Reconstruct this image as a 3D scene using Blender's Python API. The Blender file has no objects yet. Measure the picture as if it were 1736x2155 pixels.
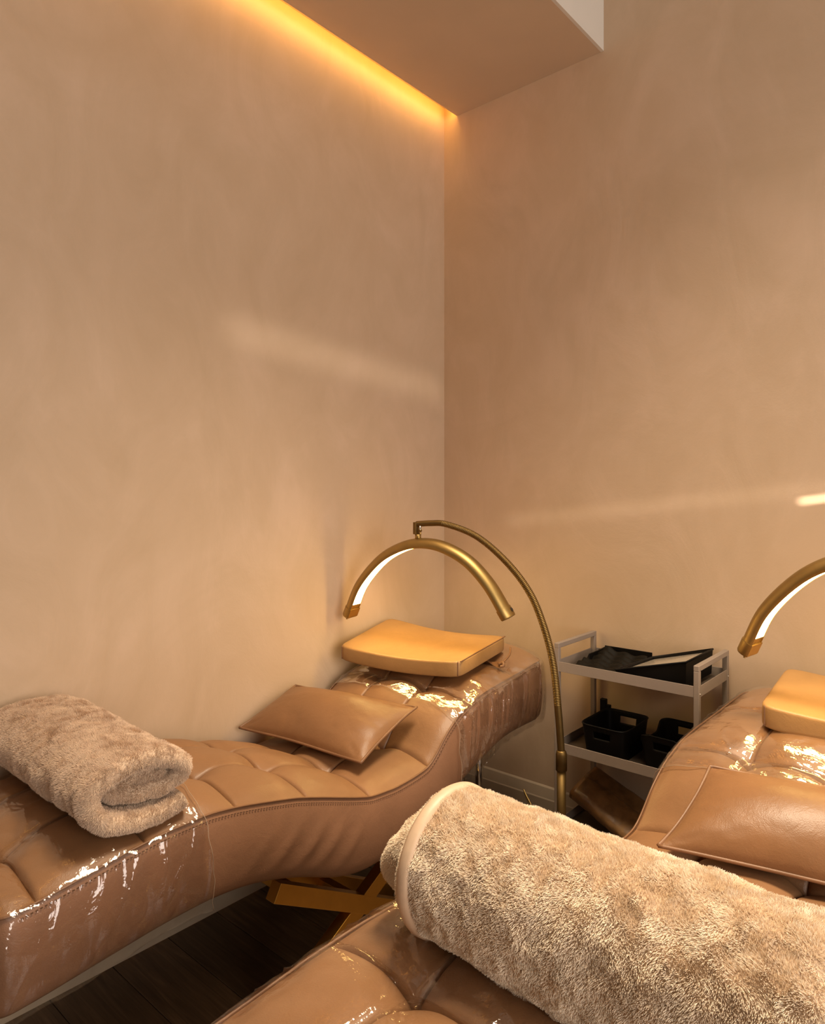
import bpy, bmesh, math
import numpy as np
from mathutils import Vector, Matrix

PI = math.pi
sc = bpy.context.scene
COL = sc.collection
rng = np.random.default_rng(7)

# ------------------------------------------------------------------ camera, world, lights, exposure
cam_d = bpy.data.cameras.new('camera')
cam = bpy.data.objects.new('camera', cam_d); COL.objects.link(cam)
cam.location = (2.057, -2.585, 1.428)
cam.rotation_euler = (PI/2, 0, math.radians(41.13))
cam_d.sensor_width = 36.0
cam_d.lens = 1460/2155*36.0
cam_d.shift_y = -47.5/2155
cam_d.clip_start = 0.02
sc.camera = cam

vs = sc.view_settings
vs.view_transform = 'Standard'; vs.look = 'None'; vs.gamma = 1.0; vs.use_curve_mapping = False
vs.exposure = 0.09

w = bpy.data.worlds.new('room_ambience'); sc.world = w; w.use_nodes = True
bg = w.node_tree.nodes['Background']
bg.inputs['Color'].default_value = (1.0, 0.76, 0.52, 1); bg.inputs['Strength'].default_value = 0.10

def area(name, loc, target, sx, sy, power, color, spread=180):
    d = bpy.data.lights.new(name, 'AREA'); d.shape = 'RECTANGLE'; d.size = sx; d.size_y = sy
    d.energy = power; d.color = color; d.spread = math.radians(spread)
    o = bpy.data.objects.new(name, d); COL.objects.link(o); o.location = loc
    o.rotation_euler = (Vector(target)-Vector(loc)).to_track_quat('-Z', 'Y').to_euler()
    return o
area('daylight_window', (5.0, -2.5, 1.9), (0.0, -1.5, 1.2), 1.8, 2.2, 118, (1.0, 0.88, 0.78))
gl_ = area('added_streak_light', (3.3, -2.6, 1.60), (1.86, 0.0, 1.445), 0.62, 0.007, 0.12, (1.0, 0.86, 0.68), 0.8)  # added narrow light out of frame, draws the bright streak on the back wall
gl_.rotation_euler.rotate_axis('Z', math.radians(9))
g2_ = area('added_streak_light', (3.3, -2.6, 1.52), (1.30, 0.0, 1.40), 1.5, 0.02, 0.035, (1.0, 0.86, 0.68), 1.6)  # second added light, for the long faint streak on the back wall
g2_.rotation_euler.rotate_axis('Z', math.radians(7))
g3_ = area('added_streak_light', (3.6, -1.9, 2.25), (0.0, -0.62, 1.94), 1.1, 0.05, 0.075, (1.0, 0.90, 0.76), 3.0)  # third added light, for the soft band across the left wall
g3_.rotation_euler.rotate_axis('Z', math.radians(-3))
area('ceiling_downlight', (1.60, -1.20, 3.70), (1.45, -1.30, 0.0), 0.9, 0.9, 31, (1.0, 0.83, 0.60), 78)
LAMP_STRENGTH = 25.0
COVE_STRENGTH = 13.0

# ------------------------------------------------------------------ helpers
def obj(name, verts, faces, mat=None, parent=None, origin=(0, 0, 0), smooth=True):
    me = bpy.data.meshes.new(name)
    v = np.asarray(verts, dtype=float) - np.asarray(origin, dtype=float)
    me.from_pydata(v.tolist(), [], [list(f) for f in faces]); me.update()
    if smooth: me.polygons.foreach_set('use_smooth', [True]*len(me.polygons))
    if mat: me.materials.append(mat)
    o = bpy.data.objects.new(name, me); COL.objects.link(o)
    if parent: o.parent = parent
    else: o.location = origin
    return o

def thing(name, loc, label, cat, group=None, rotz=0):
    o = bpy.data.objects.new(name, None); COL.objects.link(o); o.location = loc
    o.rotation_euler = (0, 0, rotz); o.empty_display_size = 0.1
    o['label'] = label; o['category'] = cat
    if group: o['group'] = group
    return o

def tag(o, label, cat, group=None):
    o['label'] = label; o['category'] = cat
    if group: o['group'] = group
    return o

def struct(o): o['kind'] = 'structure'; return o

def copy_tree(o, parent=None):
    c = o.copy(); COL.objects.link(c); c.parent = parent
    for ch in list(o.children): copy_tree(ch, c)
    return c

class MB:
    """collects shapes into one mesh"""
    def __init__(s): s.v = []; s.f = []
    def add(s, v, f):
        n = len(s.v); s.v += [tuple(map(float, p)) for p in v]; s.f += [[i+n for i in q] for q in f]; return s
    def build(s, name, mat, parent=None, origin=(0, 0, 0), smooth=True): return obj(name, s.v, s.f, mat, parent, origin, smooth)

def box(lo, hi, bev=0.0, seg=2, M=None):
    bm = bmesh.new(); bmesh.ops.create_cube(bm, size=1)
    lo = Vector(lo); hi = Vector(hi)
    for v in bm.verts: v.co = Vector([(lo[i]+hi[i])/2 + v.co[i]*(hi[i]-lo[i]) for i in range(3)])
    if bev > 0: bmesh.ops.bevel(bm, geom=bm.edges[:], offset=bev, segments=seg, affect='EDGES', profile=0.5)
    if M is not None: bmesh.ops.transform(bm, matrix=M, verts=bm.verts[:])
    bm.verts.index_update()
    v = [tuple(x.co) for x in bm.verts]; f = [[x.index for x in q.verts] for q in bm.faces]
    bm.free(); return v, f

def bar(a, b, w_, h_, up=(0, 0, 1), bev=0.002):
    """box beam from a to b, width w_ (sideways), height h_ (along up)"""
    a = Vector(a); b = Vector(b); d = (b-a); L = d.length; d.normalize()
    s = d.cross(Vector(up)).normalized(); u = s.cross(d).normalized()
    M = Matrix(((d.x, s.x, u.x, a.x), (d.y, s.y, u.y, a.y), (d.z, s.z, u.z, a.z), (0, 0, 0, 1)))
    return box((0, -w_/2, -h_/2), (L, w_/2, h_/2), bev, 2, M)

def catmull(pts, n):
    P = np.asarray(pts, float); P = np.vstack([2*P[0]-P[1], P, 2*P[-1]-P[-2]]); out = []
    for i in range(1, len(P)-2):
        t = np.linspace(0, 1, n, endpoint=False)[:, None]
        p0, p1, p2, p3 = P[i-1], P[i], P[i+1], P[i+2]
        out.append(0.5*((2*p1)+(-p0+p2)*t+(2*p0-5*p1+4*p2-p3)*t**2+(-p0+3*p1-3*p2+p3)*t**3))
    out.append(P[-2][None]); return np.vstack(out)

def tube(path, r, n=10, caps=True):
    P = np.asarray(path, float); m = len(P)
    R = np.full(m, r) if np.isscalar(r) else np.asarray(r, float)
    T = np.gradient(P, axis=0); T /= np.linalg.norm(T, axis=1)[:, None]+1e-12
    ref = np.array([0, 0, 1.0]) if abs(T[0][2]) < 0.9 else np.array([1.0, 0, 0])
    N = np.cross(T[0], ref); N /= np.linalg.norm(N); v = []; f = []
    a = np.linspace(0, 2*PI, n, endpoint=False)
    for i in range(m):
        N = N - T[i]*np.dot(N, T[i]); N /= np.linalg.norm(N); B = np.cross(T[i], N)
        for k in range(n): v.append(P[i]+R[i]*(math.cos(a[k])*N+math.sin(a[k])*B))
    for i in range(m-1):
        for k in range(n): f.append([i*n+k, i*n+(k+1) % n, (i+1)*n+(k+1) % n, (i+1)*n+k])
    if caps: f.append(list(range(n))[::-1]); f.append([(m-1)*n+k for k in range(n)])
    return v, f

def grid_faces(nu, nv, close_u=False, flip=False):
    f = []
    for i in range(nu if close_u else nu-1):
        for j in range(nv-1):
            a, b, c, d = i*nv+j, ((i+1) % nu)*nv+j, ((i+1) % nu)*nv+j+1, i*nv+j+1
            f.append([a, d, c, b] if flip else [a, b, c, d])
    return f

def vnoise(P, scale=1.0, seed=0, octaves=1):
    """cheap smooth value noise, P (...,3) -> (-1..1)"""
    P = np.asarray(P, float)*scale; out = np.zeros(P.shape[:-1]); amp = 1.0; tot = 0
    for o in range(octaves):
        Q = P*(2**o)+seed*17.13+o*5.7; I = np.floor(Q).astype(np.int64); F = Q-I; F = F*F*(3-2*F); acc = 0
        for dx in (0, 1):
            for dy in (0, 1):
                for dz in (0, 1):
                    h = ((I[..., 0]+dx)*374761393+(I[..., 1]+dy)*668265263+(I[..., 2]+dz)*2147483647+seed*974711) & 0xffffffff
                    h = ((h ^ (h >> 13))*1274126177) & 0xffffffff; h = (h ^ (h >> 16)) & 0xffff
                    wgt = (F[..., 0] if dx else 1-F[..., 0])*(F[..., 1] if dy else 1-F[..., 1])*(F[..., 2] if dz else 1-F[..., 2])
                    acc = acc+wgt*(h/32767.5-1)
        out = out+acc*amp; tot += amp; amp *= 0.5
    return out/tot

# ------------------------------------------------------------------ materials
def new_mat(name):
    m = bpy.data.materials.new(name); m.use_nodes = True
    nt = m.node_tree; return m, nt, nt.nodes['Principled BSDF'], nt.nodes, nt.links

def ramp(n, stops):
    r = n.new('ShaderNodeValToRGB'); e = r.color_ramp.elements
    while len(e) < len(stops): e.new(0.5)
    for k, (p, c) in enumerate(stops): e[k].position = p; e[k].color = (*c, 1)
    return r

def noise(n, l, coord, scale, detail=4, rough=0.55, dist=0.0, map_scale=None, rot=None):
    t = n.new('ShaderNodeTexNoise'); t.inputs['Scale'].default_value = scale
    t.inputs['Detail'].default_value = detail; t.inputs['Roughness'].default_value = rough; t.inputs['Distortion'].default_value = dist
    if map_scale or rot:
        mp = n.new('ShaderNodeMapping')
        if map_scale: mp.inputs['Scale'].default_value = map_scale
        if rot: mp.inputs['Rotation'].default_value = rot
        l.new(coord, mp.inputs['Vector']); l.new(mp.outputs['Vector'], t.inputs['Vector'])
    else: l.new(coord, t.inputs['Vector'])
    return t

def simple(name, col, rough=0.5, metal=0.0, var=0.12, nscale=20, bump=0.0, bscale=200, spec=0.5, map_scale=None):
    m, nt, p, n, l = new_mat(name)
    tc = n.new('ShaderNodeTexCoord'); t = noise(n, l, tc.outputs['Object'], nscale, 5, map_scale=map_scale)
    r = ramp(n, [(0.3, tuple(c*(1-var) for c in col)), (0.7, tuple(min(1, c*(1+var)) for c in col))])
    l.new(t.outputs['Fac'], r.inputs['Fac']); l.new(r.outputs['Color'], p.inputs['Base Color'])
    p.inputs['Roughness'].default_value = rough; p.inputs['Metallic'].default_value = metal
    p.inputs['Specular IOR Level'].default_value = spec
    if bump > 0:
        b = n.new('ShaderNodeBump'); t2 = noise(n, l, tc.outputs['Object'], bscale, 4, map_scale=map_scale)
        b.inputs['Strength'].default_value = bump; b.inputs['Distance'].default_value = 0.002
        l.new(t2.outputs['Fac'], b.inputs['Height']); l.new(b.outputs['Normal'], p.inputs['Normal'])
    return m

def plaster(name, c0, c1, c2):
    m, nt, p, n, l = new_mat(name)
    tc = n.new('ShaderNodeTexCoord')
    a = noise(n, l, tc.outputs['Object'], 1.3, 6, 0.6, 0.9)
    b = noise(n, l, tc.outputs['Object'], 3.7, 8, 0.62, 1.6, (1, 1, 0.55))
    mx = n.new('ShaderNodeMix'); mx.data_type = 'FLOAT'; mx.inputs[0].default_value = 0.45
    l.new(a.outputs['Fac'], mx.inputs[2]); l.new(b.outputs['Fac'], mx.inputs[3])
    r = ramp(n, [(0.35, c0), (0.5, c1), (0.65, c2)])
    l.new(mx.outputs[0], r.inputs['Fac']); l.new(r.outputs['Color'], p.inputs['Base Color'])
    rr = n.new('ShaderNodeMapRange'); rr.inputs[3].default_value = 0.40; rr.inputs[4].default_value = 0.62
    l.new(b.outputs['Fac'], rr.inputs[0]); l.new(rr.outputs[0], p.inputs['Roughness'])
    p.inputs['Specular IOR Level'].default_value = 0.35
    f = noise(n, l, tc.outputs['Object'], 160, 3)
    bp = n.new('ShaderNodeBump'); bp.inputs['Strength'].default_value = 0.10; bp.inputs['Distance'].default_value = 0.002
    l.new(f.outputs['Fac'], bp.inputs['Height'])
    bp2 = n.new('ShaderNodeBump'); bp2.inputs['Strength'].default_value = 0.25; bp2.inputs['Distance'].default_value = 0.02
    l.new(mx.outputs[0], bp2.inputs['Height']); l.new(bp.outputs['Normal'], bp2.inputs['Normal'])
    l.new(bp2.outputs['Normal'], p.inputs['Normal'])
    return m

M_wall = plaster('beige_plaster', (0.535, 0.388, 0.258), (0.580, 0.425, 0.293), (0.640, 0.472, 0.340))
M_ceil = simple('ceiling_paint', (0.62, 0.48, 0.35), 0.7, var=0.04, nscale=3, bump=0.05)
M_white = simple('daylit_pale_paint', (0.74, 0.70, 0.64), 0.7, var=0.03, nscale=3)  # paler than the soffit, daylight on its side face painted in; also the ceiling
M_base = simple('baseboard_paint', (0.50, 0.40, 0.29), 0.5, var=0.04)

def leather(name, col, rough=0.42):
    m, nt, p, n, l = new_mat(name)
    tc = n.new('ShaderNodeTexCoord')
    t = noise(n, l, tc.outputs['Object'], 5, 6, 0.6, 0.6)
    r = ramp(n, [(0.3, tuple(c*0.88 for c in col)), (0.7, tuple(c*1.1 for c in col))])
    l.new(t.outputs['Fac'], r.inputs['Fac']); l.new(r.outputs['Color'], p.inputs['Base Color'])
    p.inputs['Roughness'].default_value = rough; p.inputs['Specular IOR Level'].default_value = 0.45
    v = n.new('ShaderNodeTexVoronoi'); v.inputs['Scale'].default_value = 420; l.new(tc.outputs['Object'], v.inputs['Vector'])
    wv = noise(n, l, tc.outputs['Object'], 26, 4, 0.6, 0.5)
    b = n.new('ShaderNodeBump'); b.inputs['Strength'].default_value = 0.16; b.inputs['Distance'].default_value = 0.0012
    b2 = n.new('ShaderNodeBump'); b2.inputs['Strength'].default_value = 0.22; b2.inputs['Distance'].default_value = 0.006
    l.new(v.outputs['Distance'], b.inputs['Height']); l.new(wv.outputs['Fac'], b2.inputs['Height'])
    l.new(b.outputs['Normal'], b2.inputs['Normal']); l.new(b2.outputs['Normal'], p.inputs['Normal'])
    return m

M_leather = leather('tan_leather', (0.27, 0.135, 0.060))
M_leather_side = leather('tan_leather_side', (0.265, 0.130, 0.070), 0.5)
M_cush = leather('brown_leather', (0.235, 0.112, 0.047), 0.40)
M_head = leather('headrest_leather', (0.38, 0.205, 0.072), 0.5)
M_pipe = simple('piping_leather', (0.21, 0.10, 0.046), 0.45)
M_stitch = simple('stitch_thread', (0.10, 0.045, 0.02), 0.8)
M_gold = simple('gold_frame', (0.62, 0.34, 0.07), 0.34, 1.0, 0.05)
M_brass = simple('brushed_brass', (0.42, 0.285, 0.105), 0.44, 1.0, 0.06, 30)
M_brass_dark = simple('antique_brass', (0.21, 0.135, 0.05), 0.5, 1.0, 0.08, 30)
M_chrome = simple('chrome', (0.75, 0.72, 0.70), 0.08, 1.0, 0.02)
M_black = simple('black_plastic', (0.004, 0.0032, 0.003), 0.5, var=0.1, spec=0.18)
M_blackcloth = simple('black_cloth', (0.008, 0.0062, 0.004), 0.6, var=0.3, nscale=60, bump=0.3, spec=0.12)
M_reflect = simple('wall_reflection_grey', (0.36, 0.31, 0.25), 0.18, var=0.05)  # reflection of the wall painted as grey into the box's glossy inside
M_cart = simple('grey_powder_coat', (0.27, 0.215, 0.18), 0.42, var=0.03, nscale=60)
M_cartin = simple('shelf_mat', (0.07, 0.05, 0.035), 0.45, var=0.15)
M_bag = simple('brown_bag', (0.24, 0.125, 0.05), 0.30, var=0.3, nscale=30, bump=0.6, bscale=60)
M_hem = simple('satin_hem', (0.58, 0.41, 0.275), 0.5, var=0.05, nscale=80)
M_fur = simple('fleece_base', (0.60, 0.45, 0.32), 0.9, var=0.1, nscale=40)
M_tag = simple('dark_mark', (0.02, 0.015, 0.01), 0.5)

def fur_mat(name, col):
    m, nt, p, n, l = new_mat(name)
    hi = n.new('ShaderNodeHairInfo')
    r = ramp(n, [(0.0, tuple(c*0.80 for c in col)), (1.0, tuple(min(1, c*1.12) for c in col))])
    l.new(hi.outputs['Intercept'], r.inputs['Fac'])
    hs = n.new('ShaderNodeHueSaturation'); mr = n.new('ShaderNodeMapRange')
    mr.inputs[3].default_value = 0.86; mr.inputs[4].default_value = 1.12
    l.new(hi.outputs['Random'], mr.inputs[0]); l.new(mr.outputs[0], hs.inputs['Value']); l.new(r.outputs['Color'], hs.inputs['Color'])
    l.new(hs.outputs['Color'], p.inputs['Base Color'])
    p.inputs['Roughness'].default_value = 0.7; p.inputs['Specular IOR Level'].default_value = 0.2
    return m
M_fur1 = fur_mat('fleece_pile_taupe', (0.71, 0.54, 0.40))
M_fur2 = fur_mat('fleece_pile_cream', (0.97, 0.78, 0.62))

def emis(name, col, strength):
    m = bpy.data.materials.new(name); m.use_nodes = True; n = m.node_tree.nodes; l = m.node_tree.links
    n.clear(); e = n.new('ShaderNodeEmission'); o = n.new('ShaderNodeOutputMaterial')
    e.inputs['Color'].default_value = (*col, 1); e.inputs['Strength'].default_value = strength
    l.new(e.outputs[0], o.inputs['Surface']); return m
M_led = emis('lamp_led', (1.0, 0.68, 0.22), LAMP_STRENGTH)
M_cove = emis('cove_led', (1.0, 0.52, 0.10), COVE_STRENGTH)
M_ind = emis('indicator_light', (0.5, 1.0, 0.05), 1.5)

def film(name):
    m = bpy.data.materials.new(name); m.use_nodes = True; n = m.node_tree.nodes; l = m.node_tree.links; n.clear()
    out = n.new('ShaderNodeOutputMaterial'); tr = n.new('ShaderNodeBsdfTransparent'); gl = n.new('ShaderNodeBsdfGlossy')
    gl.inputs['Roughness'].default_value = 0.045; gl.inputs['Color'].default_value = (1, 1, 1, 1)
    tr.inputs['Color'].default_value = (0.97, 0.965, 0.96, 1)
    tc = n.new('ShaderNodeTexCoord')
    a = noise(n, l, tc.outputs['Object'], 9, 3, 0.5, 1.2)
    b = noise(n, l, tc.outputs['UV'], 34, 4, 0.6, 0.8, (1.0, 0.18, 1.0))
    c = noise(n, l, tc.outputs['Object'], 60, 2, 0.5, 2.0)
    b1 = n.new('ShaderNodeBump'); b1.inputs['Strength'].default_value = 0.4; b1.inputs['Distance'].default_value = 0.015
    b2 = n.new('ShaderNodeBump'); b2.inputs['Strength'].default_value = 0.40; b2.inputs['Distance'].default_value = 0.004
    b3 = n.new('ShaderNodeBump'); b3.inputs['Strength'].default_value = 0.25; b3.inputs['Distance'].default_value = 0.002
    l.new(a.outputs['Fac'], b1.inputs['Height']); l.new(b.outputs['Fac'], b2.inputs['Height']); l.new(c.outputs['Fac'], b3.inputs['Height'])
    l.new(b1.outputs['Normal'], b2.inputs['Normal']); l.new(b2.outputs['Normal'], b3.inputs['Normal']); l.new(b3.outputs['Normal'], gl.inputs['Normal'])
    fr = n.new('ShaderNodeFresnel'); fr.inputs['IOR'].default_value = 1.45
    mm = n.new('ShaderNodeMath'); mm.operation = 'MULTIPLY_ADD'; mm.inputs[1].default_value = 0.9; mm.inputs[2].default_value = 0.035
    mn = n.new('ShaderNodeMath'); mn.operation = 'MINIMUM'; mn.inputs[1].default_value = 0.34
    l.new(fr.outputs[0], mm.inputs[0]); l.new(mm.outputs[0], mn.inputs[0])
    mx = n.new('ShaderNodeMixShader'); l.new(mn.outputs[0], mx.inputs[0]); l.new(tr.outputs[0], mx.inputs[1]); l.new(gl.outputs[0], mx.inputs[2])
    l.new(mx.outputs[0], out.inputs['Surface']); return m
M_film = film('clear_plastic_film')
M_filmedge = simple('film_edge_glint', (0.42, 0.30, 0.21), 0.15, var=0.02)  # opaque pale colour in place of the specular line on the film's edge

def wood(name):
    m, nt, p, n, l = new_mat(name)
    tc = n.new('ShaderNodeTexCoord'); oi = n.new('ShaderNodeObjectInfo')
    ad = n.new('ShaderNodeVectorMath'); ad.operation = 'ADD'; l.new(tc.outputs['Object'], ad.inputs[0]); l.new(oi.outputs['Location'], ad.inputs[1])
    t = noise(n, l, ad.outputs['Vector'], 9, 8, 0.65, 0.8, (0.35, 6.0, 1))
    r = ramp(n, [(0.3, (0.055, 0.032, 0.016)), (0.55, (0.115, 0.070, 0.037)), (0.75, (0.19, 0.12, 0.066))])
    l.new(t.outputs['Fac'], r.inputs['Fac'])
    hs = n.new('ShaderNodeHueSaturation'); mr = n.new('ShaderNodeMapRange'); mr.inputs[3].default_value = 0.75; mr.inputs[4].default_value = 1.2
    l.new(oi.outputs['Random'], mr.inputs[0]); l.new(mr.outputs[0], hs.inputs['Value']); l.new(r.outputs['Color'], hs.inputs['Color'])
    l.new(hs.outputs['Color'], p.inputs['Base Color']); p.inputs['Roughness'].default_value = 0.5
    b = n.new('ShaderNodeBump'); b.inputs['Strength'].default_value = 0.2; b.inputs['Distance'].default_value = 0.002
    l.new(t.outputs['Fac'], b.inputs['Height']); l.new(b.outputs['Normal'], p.inputs['Normal'])
    return m
M_wood = wood('dark_oak')

# ------------------------------------------------------------------ the setting
XE, YS, HZ = 3.4, -3.6, 3.75      # how far the modelled walls, floor and high ceiling run
fl = struct(obj('floor', *box((-0.1, YS, -0.06), (XE, 0.1, -0.012)), simple('floor_base', (0.02, 0.012, 0.007), 0.6), smooth=False))
prow = 0; y = -0.001
plank_mesh = {}
while y > YS+0.2:
    y0 = y-0.178; x = -0.0-0.37*(prow % 3)
    while x < XE-0.1:
        xa = max(x, 0.0); xb = min(x+1.2, XE)
        if xb-xa > 0.05:
            L = round(xb-xa-0.002, 4)
            if L not in plank_mesh:
                o = obj('plank', *box((-L/2, -0.0885, -0.012), (L/2, 0.0885, 0.0), 0.0012, 1), M_wood, fl, smooth=False); plank_mesh[L] = o.data
            else:
                o = bpy.data.objects.new('plank', plank_mesh[L]); COL.objects.link(o); o.parent = fl
            o.location = ((xa+xb)/2, (y+y0)/2, 0)
        x += 1.2
    y = y0-0.001; prow += 1
struct(obj('wall_left', *box((-0.12, YS, -0.06), (0, 0.12, HZ)), M_wall, smooth=False))
struct(obj('wall_back', *box((0, 0, -0.06), (XE, 0.12, HZ)), M_wall, smooth=False))
struct(obj('ceiling', *box((-0.12, YS, HZ), (XE, 0.12, HZ+0.06)), M_white, smooth=False))
# dropped soffit with a shadow gap to the left wall
so = MB(); GX, SX, SZ = 0.077, 0.800, 3.176
so.add(*box((GX, YS, SZ), (SX, -0.0005, SZ+0.062))).add(*box((0.0005, YS, SZ+0.062), (SX, -0.0005, HZ-0.001)))
struct(so.build('trim_1', M_ceil, smooth=False))
fc = struct(obj('trim_2', *box((SX, YS, SZ), (SX+0.012, -0.0005, HZ-0.001)), M_white, smooth=False))  # soffit side face, coloured paler to imitate the daylight falling on it
def baseboard(name, a, b, nrm):
    # profile: plain face 0.125 high and a sloping top moulding up to 0.175
    prof = [(0.0003, 0.0), (0.016, 0.0), (0.016, 0.122), (0.013, 0.127), (0.006, 0.168), (0.0003, 0.175)]
    v = []
    for P in (a, b):
        for (d, z) in prof: v.append((P[0]+nrm[0]*d, P[1]+nrm[1]*d, z))
    n = len(prof); f = [[i, (i+1) % n, n+(i+1) % n, n+i] for i in range(n)]+[list(range(n))[::-1], list(range(n, 2*n))]
    return struct(obj(name, v, f, M_base, smooth=False))
baseboard('baseboard_left', (0, YS), (0, -0.0005), (1, 0)); baseboard('baseboard_back', (XE, 0), (0.018, 0), (0, -1))
# LED strip in the gap: a 45 degree profile on the lip of the soffit, facing the wall
ls = MB(); ls.add([(GX-0.002, YS, SZ+0.016), (GX-0.002, -0.012, SZ+0.016), (GX-0.018, -0.012, SZ+0.036), (GX-0.018, YS, SZ+0.036),
                   (GX-0.0005, YS, SZ+0.018), (GX-0.0005, -0.012, SZ+0.018), (GX-0.0005, -0.012, SZ+0.040), (GX-0.0005, YS, SZ+0.040)],
                  [[0, 1, 2, 3], [4, 7, 6, 5], [0, 4, 5, 1], [3, 2, 6, 7], [0, 3, 7, 4], [1, 5, 6, 2]])
tag(ls.build('led_strip', M_cove, smooth=False), 'amber glowing strip light along the ceiling gap over the left wall', 'light')

# ------------------------------------------------------------------ treatment beds
S_Y = np.array([-.17, -.25, -.41, -.56, -.65, -.74, -.805, -.86, -.895, -.96, -1.05, -1.158, -1.25, -1.339, -1.43, -1.527, -1.61, -1.688, -1.79, -1.89, -2.0, -2.12, -2.2])
S_Z = np.array([.760, .757, .738, .722, .706, .672, .628, .573, .547, .537, .531, .539, .568, .599, .628, .650, .667, .677, .675, .665, .648, .633, .625])
B_Y = np.array([-.17, -.38, -.455, -.58, -.717, -.85, -1.0, -1.18, -1.281, -1.4, -1.491, -1.577, -1.68, -1.81, -1.93, -2.06, -2.2])
B_Z = np.array([.530, .528, .522, .486, .439, .375, .332, .330, .354, .408, .440, .462, .472, .468, .457, .445, .440])
fine = np.linspace(-2.25, -.12, 1400)
def smooth_prof(yy, zz, sig):
    o = np.argsort(yy); z = np.interp(fine, yy[o], zz[o]); k = int(sig*3/(fine[1]-fine[0])); g = np.exp(-0.5*(np.arange(-k, k+1)*(fine[1]-fine[0])/sig)**2); g /= g.sum()
    return np.convolve(np.pad(z, k, mode='edge'), g, mode='valid')
_sz = smooth_prof(S_Y, S_Z, 0.016); _bz = smooth_prof(B_Y, B_Z, 0.03)
def seam_z(y_): return np.interp(y_, fine, _sz)
def bot_z(y_): return np.interp(y_, fine, _bz)
Y0, Y1, XC, HWB = -.19, -2.14, .35, .30
def half_w(y_, r=0.045):
    d = np.minimum(Y0-y_, y_-Y1); d = np.clip(d, 0, r)
    return HWB-r+np.sqrt(np.maximum(r*r-(r-d)**2, 0))
CROSS = [-.405, -.68, -.895, -1.155, -1.39, -1.61, -1.84, -2.06]
def top_z(u, y_):
    """u in -1..1 across, y_ along: the tufted upholstery surface"""
    s = seam_z(y_)
    au = np.abs(u); crown = 0.040*(1-au**2.6)*np.clip(np.minimum(Y0-y_, y_-Y1)/0.03, 0, 1)**0.5
    edge = 0.012*(1-np.clip((au-0.9)/0.1, 0, 1)**2)-0.0
    dyl = np.min(np.abs(y_[..., None]-np.array(CROSS)), axis=-1)
    dxl = np.minimum(np.abs(u-1/3), np.abs(u+1/3))*HWB
    inside = 1-np.clip((au-0.80)/0.2, 0, 1)**2
    g1 = -(0.016*np.exp(-dyl/0.0042)+0.010*np.exp(-(dyl/0.045)**2))*inside
    # lengthwise seams fade on the end panels
    g2 = -(0.012*np.exp(-dxl/0.0042)+0.006*np.exp(-(dxl/0.035)**2))
    ends = np.clip((CROSS[0]+0.06-y_)/0.06, 0, 1)*np.clip((y_-CROSS[-1]+0.06)/0.06, 0, 1)
    tuft = -0.017*np.exp(-((dyl**2+dxl**2)/0.055**2))-0.010*np.exp(-np.sqrt(dyl**2+dxl**2)/0.014)
    P = np.stack([u*HWB, y_, np.zeros_like(y_)], -1)
    return s+crown+edge*inside+g1+(g2+tuft)*ends+0.0012*vnoise(P, 18, 3)

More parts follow.
